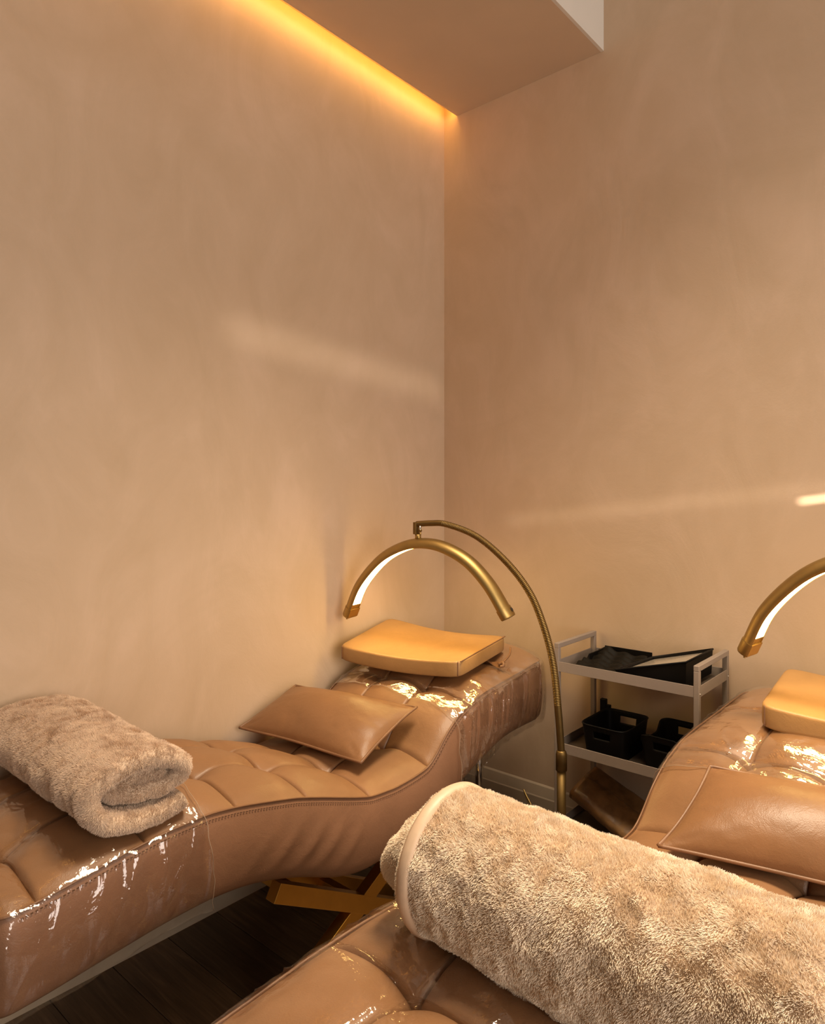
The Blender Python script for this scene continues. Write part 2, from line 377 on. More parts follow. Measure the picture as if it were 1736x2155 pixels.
O1 = np.array((XC, -1.15, 0.0))
def build_bed(label, group):
    bed = thing('treatment_bed', tuple(O1), label, 'bed', group)
    ycuts = [Y0]+CROSS+[Y1]; ucuts = [-1, -1/3, 1/3, 1]
    for i in range(len(ycuts)-1):
        for j in range(3):
            ny = max(8, int(abs(ycuts[i+1]-ycuts[i])/0.0045)); nu = 44
            ty = ycuts[i]+(ycuts[i+1]-ycuts[i])*(lambda q: .35*q+.65*(.5-.5*np.cos(PI*q)))(np.linspace(0, 1, ny+1))
            if i == 0: ty = np.unique(np.concatenate([ty, Y0-np.array([0, .002, .006, .012, .02, .03, .045])]))[::-1]
            if i == len(ycuts)-2: ty = np.unique(np.concatenate([ty, Y1+np.array([0, .002, .006, .012, .02, .03, .045])]))[::-1]
            tu = ucuts[j]+(ucuts[j+1]-ucuts[j])*(lambda q: .35*q+.65*(.5-.5*np.cos(PI*q)))(np.linspace(0, 1, nu+1))
            Yg, Ug = np.meshgrid(ty, tu, indexing='ij')
            Zg = top_z(Ug, Yg); Xg = XC+Ug*half_w(Yg)
            v = np.stack([Xg, Yg, Zg], -1).reshape(-1, 3)
            obj('cushion_panel', v, grid_faces(len(ty), len(tu), flip=False), M_leather, bed, O1)
    # padded body below the seam
    ys = np.unique(np.concatenate([np.linspace(Y0, Y1, 160), Y0-np.array([0, .002, .006, .012, .02, .03, .045]), Y1+np.array([0, .002, .006, .012, .02, .03, .045])]))[::-1]
    loop = []
    for y_ in ys:
        hw = half_w(y_); zs = seam_z(y_); zb = bot_z(y_); pts = []
        tt = np.linspace(0, 1, 22)
        def side(sgn):
            out = []
            for t in tt:
                z = zs+(zb-zs)*t
                bul = 0.016*math.sin(PI*min(1, t*1.02))**0.7-0.012*max(0, (t-0.86)/0.14)**2-0.002
                # soft pleats pulled round the knee curve
                for (yc, amp) in ((-1.24, .004), (-1.32, .006), (-1.39, .0065), (-1.47, .005), (-1.55, .0025)):
                    q = (y_-yc)+0.16*(t-0.55); bul += amp*math.exp(-(q/0.016)**2)*max(0, math.sin(PI*min(1, max(0, (t-0.15)/0.85))))**1.5
                out.append((XC+sgn*(hw+bul), y_, z))
            return out
        R_ = side(1); L_ = side(-1)
        inner = 0.03
        pts = [(XC+(hw-0.004), y_, zs+0.002)]+R_+[(XC+hw*0.6, y_, zb-0.006), (XC-hw*0.6, y_, zb-0.006)]+L_[::-1]+[(XC-(hw-0.004), y_, zs+0.002)]
        loop.append(pts)
    n = len(loop[0]); v = np.array(loop).reshape(-1, 3)
    f = []
    for i in range(len(loop)-1):
        for k in range(n-1): f.append([i*n+k, (i+1)*n+k, (i+1)*n+k+1, i*n+k+1])
    f.append(list(range(n))); f.append([(len(loop)-1)*n+k for k in range(n)][::-1])
    obj('padded_side', v, f, M_leather_side, bed, O1)
    # piping along both long seams and round the ends
    yy = np.linspace(Y0-.0, Y1+.0, 240); path = [(XC+half_w(q)+0.001, q, seam_z(q)+0.002) for q in yy]
    pathl = [(XC-half_w(q)-0.001, q, seam_z(q)+0.002) for q in yy[::-1]]
    P = np.array(path+pathl+[path[0]]); obj('piping', *tube(P, 0.0026, 8), M_pipe, bed, O1)
    st = MB(); yy = np.arange(Y0-.06, Y1+.05, -0.0085)
    for sgn in (1, -1):
        for q in yy:
            q2 = q-0.0045; a = np.array((XC+sgn*(half_w(q)+.0055), q, seam_z(q)-.011)); b = np.array((XC+sgn*(half_w(q2)+.0055), q2, seam_z(q2)-.011))
            st.add(*bar(a, b, 0.0016, 0.0016, bev=0))
    s = st.build('stitching', M_stitch, bed, O1, smooth=False); s['kind'] = 'stuff'
    # gold crossed trestles, one near each long side
    sl = math.tan(math.radians(28.5)); yc, zc = -1.133, .199
    def dg(x_, ya, yb, sg, wd=.036, ht=.050):
        return bar((x_, ya, zc+sg*sl*(ya-yc)), (x_, yb, zc+sg*sl*(yb-yc)), wd, ht, up=(0, sl, 1.0) if sg < 0 else (0, -sl, 1.0), bev=.0015)
    for x_, ya, yb, sg in ((.582, -1.452, -.80, -1), (.581, -1.455, -.81, 1), (.395, -1.46, -.80, -1)):
        o_ = MB().add(*dg(x_, ya, yb, sg)); o_.build('trestle_beam', M_gold, bed, O1, smooth=False)
    for y_, z_ in ((-1.133, .199), (-1.39, .345)):
        o_ = MB().add(*bar((.395, y_, z_), (.582, y_, z_), .028, .028, bev=.0015)); o_.build('cross_bar', M_gold, bed, O1, smooth=False)
    # chrome support under the head end
    for k, (dx, dy) in enumerate(((-.02, 0), (.045, .03))):
        obj('support_post', *tube([(XC+dx, -.30+dy, .02), (XC+dx, -.30+dy, .56)], .016, 16), M_chrome, bed, O1)
    ft = MB(); ft.add(*box((XC-.07, -.37, 0), (XC+.10, -.21, .022), .006)); ft.build('support_foot', M_black, bed, O1, smooth=False)
    return bed
bed1 = build_bed('tan tufted leather treatment bed along the left wall under the corner lamp', 'tufted treatment beds')
RZ2 = math.radians(-6.5); T2 = Vector((1.370, 0.020, 0)); SC2 = (1, 1, 1.02)      # this bed is cranked a little higher
def to2(p):
    return Matrix.Rotation(RZ2, 3, 'Z') @ Vector(p) + T2
bed2 = copy_tree(bed1); bed2.location = to2(O1); bed2.rotation_euler = (0, 0, RZ2); bed2.scale = SC2
bed2['label'] = 'tan tufted leather treatment bed nearest the camera, in front of the trolley'

# clear plastic covers over both ends of each bed
def cover_mesh(name, ya, yb, end, seed, label):
    """film draped from y=ya (open edge) to the bed end yb; end=+1 head, -1 foot"""
    ny, nu, ns = 190, 110, 36
    ys = np.linspace(ya, yb+end*0.004, ny); rows = []; uvs = []
    for iy, y_ in enumerate(ys):
        yc = min(max(y_, Y1+.0), Y0-.0); hw = float(half_w(np.array(yc), 0.03))+0.004; zs = float(seam_z(yc)); zb = float(bot_z(yc))
        u = np.linspace(-1, 1, nu); yj = np.full(nu, yc)
        zt = top_z(u*0.985, yj); zsm = zs+0.036*(1-np.abs(u)**2.6)+.006
        zt = np.maximum(zt+0.0025, 0.55*zt+0.45*zsm)+0.0025
        Pt = np.stack([u*hw, np.full(nu, y_), np.full(nu, 0.0)], -1)
        zt = zt+0.004*np.clip(1-np.abs(vnoise(Pt, 8, seed+21, 2))*3, 0, 1)**3+0.0035*np.abs(vnoise(Pt, 13, seed))+0.0015*vnoise(Pt, 45, seed+1)
        top = np.stack([XC+u*hw, np.full(nu, y_), zt], -1)
        def sd(sgn):
            t = np.linspace(0, 1, ns+1)[1:]
            drop = (zs-zb)+0.007+0.007*float(vnoise(np.array([y_, sgn, 0.3]), 22, seed+5, 2))
            z = zs+0.004-drop*t
            Ps = np.stack([np.full(ns, y_*1.0), t*0.12, np.full(ns, sgn*1.7)], -1)
            Pr = np.stack([np.full(ns, y_+0.05*t), t*0.05, np.full(ns, sgn*1.7)], -1); rid = np.clip(1-np.abs(vnoise(Pr, 17, seed+2, 2))*2.4, 0, 1)**3*np.clip(vnoise(Ps, 7, seed+12)+.6, 0, 1)
            bul = 0.018*np.sin(PI*np.minimum(1, t*1.0))**0.6+0.004+0.0050*np.abs(vnoise(Ps, 30, seed+2))*(0.35+t)+0.006*t+0.011*rid*(1-t)**.5
            return np.stack([XC+sgn*(hw+bul), np.full(ns, y_)+0.02*t*vnoise(Ps*0.5, 9, seed+7), z], -1)
        L_ = sd(-1)[::-1]; R_ = sd(1); row = np.vstack([L_, top, R_]); rows.append(row)
        uvs.append(np.stack([np.full(len(row), y_), np.concatenate([[0]], )[0]+np.cumsum(np.r_[0, np.linalg.norm(np.diff(row, axis=0), axis=1)])], -1))
    n = len(rows[0]); V = np.array(rows); nyr = ny
    # ragged open edge
    jag = 0.010*vnoise(np.stack([V[0, :, 0], V[0, :, 2], np.zeros(n)], -1), 20, seed+9, 2)
    V[0, :, 1] += jag; V[1, :, 1] += jag*0.5
    f = grid_faces(nyr, n)
    V = V.reshape(-1, 3); UV = np.array(uvs).reshape(-1, 2)
    # end flap hanging over the end face
    lastidx = [(nyr-1)*n+k for k in range(ns-1, ns+nu+1)]
    m = 12; base = V[lastidx]; start = len(V); ext = []; euv = []
    for r_ in range(1, m+1):
        t = r_/m; zb = float(bot_z(yb)); q = base.copy(); q[:, 2] = base[:, 2]+(zb-0.012-base[:, 2])*t
        q[:, 1] = yb+end*(0.006+0.018*math.sin(PI*t)**.6+0.004*vnoise(np.stack([q[:, 0], q[:, 2]*.2, q[:, 0]*0], -1), 28, seed+3))
        q[:, 0] = XC+(q[:, 0]-XC)*(1-0.0*t); ext.append(q); euv.append(np.stack([np.full(len(q), yb+end*0.3*t), q[:, 0]], -1))
    if m:
        V = np.vstack([V]+ext); UV = np.vstack([UV]+euv); k = len(lastidx); prev = lastidx
        for r_ in range(m):
            cur = [start+r_*k+i for i in range(k)]
            for i in range(k-1): f.append([prev[i], cur[i], cur[i+1], prev[i+1]])
            prev = cur
    o = obj(name, V, f, M_film, None, (0, 0, 0))
    o.data.uv_layers.new(name='UVMap'); li = np.zeros(len(o.data.loops), dtype=np.int32); o.data.loops.foreach_get('vertex_index', li)
    o.data.uv_layers[0].data.foreach_set('uv', UV[li].astype(np.float32).ravel())
    Vr = V[:n]+np.array((0, -0.0, 0.0006)); e_ = obj('edge_glint', *tube(Vr[::1], .0007, 5), M_filmedge, o)  # added thread imitating the shiny highlight along the film's rim
    tag(o, label, 'cover', 'clear plastic bed covers'); return o
cvA = cover_mesh('plastic_cover', -.765, Y0, 1, 11, 'clear plastic cover over the head end of the bed along the left wall')
cvB = cover_mesh('plastic_cover', -1.70, Y1, -1, 29, 'clear plastic cover over the foot end of the bed along the left wall')
for src, lab in ((cvA, 'clear plastic cover over the head end of the bed beside the trolley'), (cvB, 'clear plastic cover over the foot end of the bed nearest the camera')):
    c = copy_tree(src); c.location = T2; c.rotation_euler = (0, 0, RZ2); c.scale = SC2; c['label'] = lab

# ------------------------------------------------------------------ headrest pads and cushions
def bil(c, s, t):
    FL, FR, BR, BL = [np.array(q, float) for q in c]
    return ((1-s)*(1-t))[..., None]*FL+(s*(1-t))[..., None]*FR+(s*t)[..., None]*BR+((1-s)*t)[..., None]*BL

def headrest(corners, th, label):
    """contoured foam pad; corners of the top face (front-left, front-right, back-right, back-left)"""
    n = 36; m = 8; r = 0.07; c0 = np.mean(np.array(corners), 0); org = (c0[0], c0[1], c0[2]-th)
    root = thing('headrest_pad', org, label, 'pillow', 'contoured headrest pads')
    v = []; faces = []
    def sq(a): return np.sign(a)*np.abs(a)
    def surf(S, T, K):
        p = bil(corners, S, T); dip = -0.020*np.sin(PI*np.clip(S, 0, 1))*(0.7+0.3*T)
        up = np.array([0, 0, 1.0])
        return p+up*(dip-(1-K)*th)[..., None]
    # superellipse-rounded slab: rows go over the top, down the side
    prof = [(t, 1.0) for t in np.linspace(0.0, 0.93, 16)]+[(0.965, .992), (0.985, .965), (0.996, .92), (1.0, .85), (1.003, .5), (1.0, .15), (0.993, .06), (0.975, .012), (0.93, 0)]+[(t, 0) for t in (0.6, 0.0)]
    na = 120; A = np.linspace(0, 2*PI, na, endpoint=False)
    cx, cy = np.cos(A), np.sin(A); e = 14.0
    rad = 1/np.power(np.abs(cx)**e+np.abs(cy)**e, 1/e)
    for (q, K) in prof:
        S = 0.5+0.5*q*cx*rad; T = 0.5+0.5*q*cy*rad
        v.append(surf(S, T, np.full(na, K)))
    V = np.array(v)                                            # rows x angle
    nr = len(prof); f = []
    for i in range(nr-1):
        for k in range(na): f.append([i*na+k, (i+1)*na+k, (i+1)*na+(k+1) % na, i*na+(k+1) % na])
    obj('pad', V.reshape(-1, 3), f, M_head, root, org)
    # welt seams: right end outline and front corners
    S = np.full(40, 0.9945); T = np.linspace(0.03, .97, 40); obj('seam', *tube(surf(S, T, np.full(40, .97)), 0.0022, 6), M_pipe, root, org)
    for (s_, t_) in ((.9765, .0235), (.0235, .0235), (.9765, .9765)):
        K = np.linspace(0.08, .97, 10); obj('seam', *tube(surf(np.full(10, s_), np.full(10, t_), K), 0.002, 6), M_pipe, root, org)
    return root, surf
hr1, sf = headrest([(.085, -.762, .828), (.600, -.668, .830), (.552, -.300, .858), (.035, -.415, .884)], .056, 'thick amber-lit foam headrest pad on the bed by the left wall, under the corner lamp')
# the torn leather strap peeping out under its right end
stp = MB(); g = []
for i, s_ in enumerate(np.linspace(0, 1, 10)):
    for j, t_ in enumerate(np.linspace(0, 1, 5)):
        g.append((.50+.11*s_+.01*t_, -.44+.02*s_+.055*(t_-.5)*(1-.6*s_), .795-.022*s_+.010*math.sin(5*s_+3*t_)))
stp.add(g, grid_faces(10, 5)); stp.add(*tube(catmull([(.60, -.43, .778), (.615, -.425, .786), (.622, -.43, .776), (.612, -.438, .772)], 5), .006, 7))
stp.add(*tube(catmull([(.612, -.43, .78), (.615, -.38, .805), (.60, -.35, .825)], 6), .004, 6))
stp.build('strap', M_cush, hr1, hr1.location)
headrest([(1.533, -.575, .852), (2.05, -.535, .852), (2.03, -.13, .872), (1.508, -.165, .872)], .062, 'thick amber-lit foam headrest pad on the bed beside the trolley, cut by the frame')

def cushion(corners, th, label, seed, sag=0.0):
    n = 46; c = np.array(corners); cen = c.mean(0); nrm = np.cross(c[1]-c[0], c[3]-c[0]); nrm /= np.linalg.norm(nrm); org = cen-np.array((0, 0, th))
    root = thing('lumbar_cushion', org, label, 'cushion', 'leather lumbar cushions')
    s = np.linspace(-1, 1, n); S, T = np.meshgrid(s, s, indexing='ij')
    pin = 1-0.030*(1-T**2)*0; px = S*(1-0.035*(1-T**2)); py = T*(1-0.05*(1-S**2))
    P = bil(corners, 0.5+0.5*px, 0.5+0.5*py)
    prof = (np.maximum(1-S**2, 0)**0.62)*(np.maximum(1-T**2, 0)**0.62)
    wr = 0.0035*vnoise(np.stack([S*.6, T*.6, S*0], -1), 5, seed, 2)*(1-prof)*4*prof
    # corner creases
    cr = -0.006*np.exp(-((np.abs(S)-np.abs(T))/0.05)**2)*np.exp(-((np.abs(S)-.86)/.10)**2)
    wav = 0.006*vnoise(np.stack([S*.8, T*.8, S*0], -1), 1.7, seed+4)[..., None]*nrm*(np.maximum(S**8, T**8))[..., None]
    up = P+nrm*(th*prof+wr+cr*prof**.2)[..., None]+wav; dn = P-nrm*(th*0.8*prof)[..., None]+wav
    V = np.vstack([up.reshape(-1, 3), dn.reshape(-1, 3)]); f = grid_faces(n, n)+[[n*n+i for i in q] for q in grid_faces(n, n, flip=True)]
    obj('cover', V, f, M_cush, root, org)
    ring = [(i, 0) for i in range(n)]+[(n-1, j) for j in range(1, n)]+[(i, n-1) for i in range(n-2, -1, -1)]+[(0, j) for j in range(n-2, -1, -1)]
    pr = np.array([P[i, j]+wav[i, j] for (i, j) in ring]); ctr = P.reshape(-1, 3).mean(0); pr = ctr+(pr-ctr)*1.008
    obj('piping', *tube(pr, 0.0045, 8), M_pipe, root, org)
    return root
cushion([(.035, -1.175, .610), (.570, -1.118, .610), (.548, -.840, .705), (.030, -.925, .700)], .066, 'brown leather lumbar cushion lying on the bed along the left wall', 5)
cushion([(1.445, -1.035, .622), (1.975, -.930, .622), (1.995, -.690, .742), (1.482, -.800, .738)], .070, 'brown leather lumbar cushion on the bed beside the trolley, cut by the frame', 9)

# ------------------------------------------------------------------ fleece blankets
def pile(parent, name, mat, P, N, length, comb, seed, origin, rad=0.00040, k=4, lay=0.62):
    """short plush fibres rooted at P with normals N; comb gives their lie"""
    n = len(P); r = np.random.default_rng(seed)
    c1 = np.stack([vnoise(P, 55, seed+i, 2) for i in range(3)], -1); c2 = np.stack([vnoise(P, 16, seed+10+i, 1) for i in range(3)], -1)
    D = N*1.0+lay*(0.9*c1+0.55*c2+comb+0.22*r.normal(size=(n, 3)))
    D /= np.linalg.norm(D, axis=1)[:, None]
    D2 = D+0.45*(c1+comb)+0.12*r.normal(size=(n, 3)); D2 /= np.linalg.norm(D2, axis=1)[:, None]
    D2 = np.where((np.sum(D2*N, 1) < 0.1)[:, None], D, D2)
    Ls = length*(0.65+0.5*r.random(n))*(1+0.3*vnoise(P, 70, seed+33))
    t = np.linspace(0, 1, k)
    pts = P[:, None, :]-N[:, None, :]*0.001+(D[:, None, :]*(t-0.5*t**2)[None, :, None]+D2[:, None, :]*(0.5*t**2)[None, :, None])*Ls[:, None, None]
    cd = bpy.data.hair_curves.new(name); cd.add_curves([k]*n)
    cd.attributes['position'].data.foreach_set('vector', (pts-np.asarray(origin)).astype(np.float32).ravel())
    ra = cd.attributes.get('radius') or cd.attributes.new('radius', 'FLOAT', 'POINT')
    ra.data.foreach_set('value', np.tile((rad*(1-0.65*t)).astype(np.float32), n))
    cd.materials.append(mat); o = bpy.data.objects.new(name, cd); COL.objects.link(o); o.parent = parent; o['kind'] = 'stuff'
    return o

def sample(V, F, mask, count, seed):
    """random points on quads of a grid mesh with smooth normals"""
    r = np.random.default_rng(seed); F = np.asarray(F)[mask]; a, b, c, d = [V[F[:, i]] for i in range(4)]
    n_ = np.cross(c-a, d-b); ar = np.linalg.norm(n_, axis=1)*0.5
    idx = r.choice(len(F), size=count, p=ar/ar.sum()); s = r.random(count)[:, None]; t = r.random(count)[:, None]
    VN = np.zeros_like(V)
    for i in range(4): np.add.at(VN, F[:, i], n_)
    VN /= np.linalg.norm(VN, axis=1)[:, None]+1e-12
    def mixq(A): q = A[F[idx]]; return (1-s)*(1-t)*q[:, 0]+s*(1-t)*q[:, 1]+s*t*q[:, 2]+(1-s)*t*q[:, 3]
    N = mixq(VN); N /= np.linalg.norm(N, axis=1)[:, None]+1e-12
    return mixq(V), N

def roll(label, A, B, a0, b0, th, turns, start, fur, mat_fur, count, seed, shrink, squash=0.0, end_off=None, flat=0.3, wrinkle=0.008, flip=1):
    """blanket rolled up into a spiral; axis from A (hidden end) to B (seen end); a0/b0 outer half width / half height"""
    A = np.array(A, float); B = np.array(B, float); ax = B-A; L = np.linalg.norm(ax); ax /= L
    side = np.cross((0, 0, 1.0), ax); side /= np.linalg.norm(side); up = np.array((0, 0, 1.0))
    org = (A+B)/2-up*b0
    root = thing('fleece_blanket', org, label, 'blanket', 'rolled fleece blankets')
    nt, = (int(turns*96),); th_ = np.linspace(0, turns*2*PI, nt)
    def cl(t):
        k = t/(2*PI); a = np.maximum(a0-th/2-shrink*k, 0.012); b = np.maximum(b0-th/2-shrink*0.98*k, 0.006)
        ang = start+flip*t; x = a*np.cos(ang); z = b*np.sin(ang)
        z = np.where(z < 0, z*(1-0.0), z)
        return x, z
    x, z = cl(th_); # slight lean so that it looks slumped
    ns = 60; s = np.linspace(-1, 1, ns); V = []; cols = []
    tx = np.gradient(x); tz = np.gradient(z); ln = np.hypot(tx, tz)+1e-9; nx, nz = tz/ln, -tx/ln
    sg = np.sign(np.mean(nx*x+nz*z)); nx, nz = nx*sg, nz*sg
    # stadium section: go over the outside (s -1..1) then back over the inside
    tt = np.concatenate([np.linspace(-1, 1, ns), np.linspace(1, -1, ns)[1:-1]]); m = len(tt); outside = np.r_[np.ones(ns), -np.ones(m-ns)]
    capl = th*0.5/(L/2)
    def prof(q): d = np.clip((1-np.abs(q))/capl, 0, 1); return np.sqrt(np.maximum(1-(1-d)**2, 0))
    q = np.sign(tt)*np.where(np.abs(tt) > 1-capl*1.0, np.abs(tt), np.abs(tt))
    # finer rows near the ends
    q = np.sign(tt)*(1-(1-np.abs(tt))**1.6)
    pf = prof(q)*np.where(outside > 0, 1, -1)*th/2*0.93
    T_, Q_ = np.meshgrid(np.arange(nt), np.arange(m), indexing='ij')
    off = pf[Q_]; k_ = th_[T_]/(2*PI)
    eo = 0.0 if end_off is None else end_off(k_, np.sin(start+flip*th_[T_]))
    along = q[Q_]*(L/2)+np.sign(q[Q_])*np.abs(q[Q_])**6*eo
    X = x[T_]+nx[T_]*off; Z = z[T_]+nz[T_]*off
    ctr = (A+B)/2
    P = ctr+ax*along[..., None]+side*X[..., None]+up*Z[..., None]
    rad = side*(nx[T_])[..., None]+up*(nz[T_])[..., None]
    wr = wrinkle*vnoise(P*np.array((1, 1, 1)), 9, seed, 2)+0.0045*vnoise(P, 30, seed+1, 2)
    P = P+rad*(wr*np.where(k_ < 1.05, 1, .6))[..., None]+ax*(0.006*vnoise(P, 14, seed+2))[..., None]
    # rest on the bed: flatten the underside
    zmin = ctr[2]-b0
    P[..., 2] = np.maximum(P[..., 2], zmin+0.006+0.15*(P[..., 2]-zmin))
    V = P.reshape(-1, 3); f = []
    for i in range(nt-1):
        for j in range(m): f.append([i*m+j, i*m+(j+1) % m, (i+1)*m+(j+1) % m, (i+1)*m+j])
    F = np.array(f)
    # orientation check
    a, b, c, d = [V[F[0, i]] for i in range(4)]
    nn = np.cross(c-a, d-b); 
    if np.dot(nn, rad.reshape(-1, 3)[F[0, 0]])*outside[0] < 0: F = F[:, ::-1]
    caps = [list(range(m)), [(nt-1)*m+j for j in range(m)][::-1]]
    obj('fleece', V, F.tolist()+caps, M_fur, root, org)
    fi = np.arange(len(f)); it = fi//m; jt = fi % m
    k2 = th_[it]/(2*PI); ends = np.abs(q[jt]) > 1-2.2*capl; outer = (outside[jt] > 0) & ((k2 < 1.02) | ((np.abs(q[jt]) > .70) & (k2 < 1.7)))
    mask = (outer | ends)
    Pp, Nn = sample(V, F, mask, count, seed+50)
    keep = Pp[:, 2] > zmin+0.004
    comb = 0.35*side*flip-0.25*up
    pile(root, 'pile', mat_fur, Pp[keep], Nn[keep], fur, comb, seed+60, org)
    return root, dict(ctr=ctr, ax=ax, side=side, up=up, L=L, org=org, x=x, z=z, nx=nx, nz=nz, th=th_, V=V, q=q, m=m)

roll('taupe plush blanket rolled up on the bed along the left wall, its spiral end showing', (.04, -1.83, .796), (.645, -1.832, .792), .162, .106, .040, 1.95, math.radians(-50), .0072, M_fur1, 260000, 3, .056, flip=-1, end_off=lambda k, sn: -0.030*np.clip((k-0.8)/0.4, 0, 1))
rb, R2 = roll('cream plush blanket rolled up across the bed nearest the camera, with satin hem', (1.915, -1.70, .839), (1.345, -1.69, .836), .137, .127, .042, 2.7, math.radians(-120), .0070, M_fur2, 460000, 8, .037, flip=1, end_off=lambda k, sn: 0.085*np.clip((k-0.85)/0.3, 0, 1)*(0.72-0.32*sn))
# satin hem: a band sewn round the left rim of the outer layer
def hem(R, root, along, width, k_end):
    nt = int((R['th'] < k_end*2*PI).sum()); rows = []
    for i in range(0, nt):
        X, Z = R['x'][i]+R['nx'][i]*.0, R['z'][i]
        for a_, o_ in ((-width/2, .012), (-width/2, .022), (-width/4, .0255), (width/4, .0265), (width/2, .024), (width/2, .012)):
            p = R['ctr']+R['ax']*(along+a_)+R['side']*(R['x'][i]+R['nx'][i]*o_)+R['up']*(R['z'][i]+R['nz'][i]*o_); rows.append(p)
    zmin = R['ctr'][2]-.127; V = np.array(rows); V[:, 2] = np.maximum(V[:, 2], zmin+.006+.15*(V[:, 2]-zmin))
    obj('satin_hem', V, grid_faces(nt, 6), M_hem, root, R['org'])
hem(R2, rb, R2['L']/2-.022, .020, .98)

# ------------------------------------------------------------------ arc lamps
PB = np.array((.866, -.438, 0.0))
def build_lamp(label):
    root = thing('arc_lamp', tuple(PB), label, 'lamp', 'brass arc lamps')
    Lp = np.array((.078, -.686, .951)); Rp = np.array((.708, -.553, 1.000)); C = (Lp+Rp)/2; d = Rp-Lp; W = np.linalg.norm(d)/2; d /= 2*W
    b = np.cross(d, (0, 0, 1.0)); b /= np.linalg.norm(b); up = np.cross(b, d)
    # the arc leaves its crown flatter than a half circle and ends splayed
    prof = np.array([(-.327, .950), (-.277, 1.057), (-.189, 1.154), (-.104, 1.205), (-.018, 1.228), (.080, 1.221), (.184, 1.174), (.267, 1.095), (.331, 1.000)])
    flat = np.array((d[0], d[1], 0)); flat /= np.linalg.norm(flat); b = np.cross(flat, (0, 0, 1.0)); CC = np.array((C[0], C[1], 0))
    cv = catmull(np.c_[prof, np.zeros(len(prof))], 40)[:, :2]; cs = np.cumsum(np.r_[0, np.linalg.norm(np.diff(cv, axis=0), axis=1)]); cs /= cs[-1]
    ct = np.gradient(cv, axis=0); k_ = np.ones(31)/31; ct = np.stack([np.convolve(np.pad(ct[:, i], 15, mode='edge'), k_, mode='valid') for i in (0, 1)], -1)
    phis = np.linspace(PI, 0, 72)
    def frame(ph):
        q = 1-ph/PI; u_ = [np.interp(q, cs, cv[:, i]) for i in (0, 1)]; t_ = np.array([np.interp(q, cs, ct[:, i]) for i in (0, 1)]); t_ /= np.linalg.norm(t_)
        return CC+flat*u_[0]+np.array((0, 0, u_[1])), -flat*t_[1]+np.array((0, 0, t_[0]))
    # D-shaped section: rounded outside, flat inside
    sec = [(-.018, -.031), (-.018, -.0275), (-.015, -.0275), (-.015, .0275), (-.018, .0275), (-.018, .031)]+[(-.010+.029*math.sin(a), .034*math.cos(a)) for a in np.linspace(0, PI, 13)]
    v = []; ns = len(sec)
    for ph in phis:
        p, n = frame(ph)
        for (a, c) in sec: v.append(p+n*a+b*c)
    f = []
    for i in range(len(phis)-1):
        for k in range(ns): f.append([i*ns+k, (i+1)*ns+k, (i+1)*ns+(k+1) % ns, i*ns+(k+1) % ns])
    f.append(list(range(ns))); f.append([(len(phis)-1)*ns+k for k in range(ns)][::-1])
    o = obj('lamp_shade', v, f, M_brass, root, PB)
    md = o.modifiers.new('edge', 'EDGE_SPLIT'); md.split_angle = math.radians(40)
    v = []
    for ph in phis[3:-3]:
        p, n = frame(ph); v += [p-n*.0172-b*.0268, p-n*.0172+b*.0268]
    obj('led_panel', v, [[2*i, 2*i+1, 2*i+3, 2*i+2] for i in range(len(v)//2-1)], M_led, root, PB, smooth=False)
    for ph, nm in ((PI, 'left'), (0, 'right')):
        p, n = frame(ph); p2, _ = frame(ph-0.09 if ph > 1 else ph+0.09); dn = p-p2; dn /= np.linalg.norm(dn); v = []
        big = [(-.0205, -.033), (-.0205, .033)]+[(-.010+.0315*math.sin(a), .0365*math.cos(a)) for a in np.linspace(0, PI, 15)]
        for (s_, q) in ((-.018, 1.0), (.016, 1.0), (.020, .92)):
            for (a, c) in big: v.append(p+dn*s_+n*a*q+b*c*q)
        k = len(big); f = [[i*k+j, (i+1)*k+j, (i+1)*k+(j+1) % k, i*k+(j+1) % k] for i in range(2) for j in range(k)]+[list(range(k)), [2*k+j for j in range(k)][::-1]]
        cap = obj('end_cap', v, f, M_brass, root, PB); cap.modifiers.new('edge', 'EDGE_SPLIT').split_angle = math.radians(35)
        if nm == 'left':
            for (a, c, r, L) in ((.004, -.012, .0035, .016), (-.004, .010, .0028, .010), (-.011, .022, .0028, .009)):
                q0 = p+dn*.018+n*a+b*c
                obj('pin', *tube([q0, q0+dn*L*.55, q0+dn*L*.56, q0+dn*L], [r*.8, r*.8, r*1.25, r*1.2], 10), M_brass, cap, PB)
        else:
            # round switch with its power mark on the outer face of the cap
            q0 = p+n*.0218+dn*.000; e1 = b; e2 = dn; mb = MB(); R0 = .0075
            ring = [q0+n*.0004+R0*(math.cos(a)*e1+math.sin(a)*e2) for a in np.linspace(0, 2*PI, 25)]
            mb.add(*tube(ring, .0007, 6, False)); arc = [q0+n*.0004+R0*.55*(math.cos(a)*e1+math.sin(a)*e2) for a in np.linspace(-PI/2+.6, 1.5*PI-.6, 20)]
            mb.add(*tube(arc, .0007, 6)); mb.add(*tube([q0+n*.0004-e2*R0*.75, q0+n*.0004-e2*R0*.05], .0007, 6))
            mb.build('power_button', M_tag, cap, PB)
    # joint above the arc
    top, n = frame(PI/2); a = np.array((.372, -.624, 1.299))
    top = np.array((a[0], a[1], top[2]))
    obj('joint_collar', *tube([top+(0, 0, .012), top+(0, 0, .033)], .0115, 16), M_brass, root, PB)
    jb = MB(); jb.add(*box((-.007, -.013, .033), (.007, .013, .078), .002, 2, Matrix.Translation(Vector((top[0]-.006, top[1]-.002, top[2])))))
    jb.build('joint_bracket', M_brass_dark, root, PB, smooth=False)
    obj('joint_pin', *tube([top+(.010, 0, .033), top+(.010, 0, .066)], .005, 10), M_chrome, root, PB)
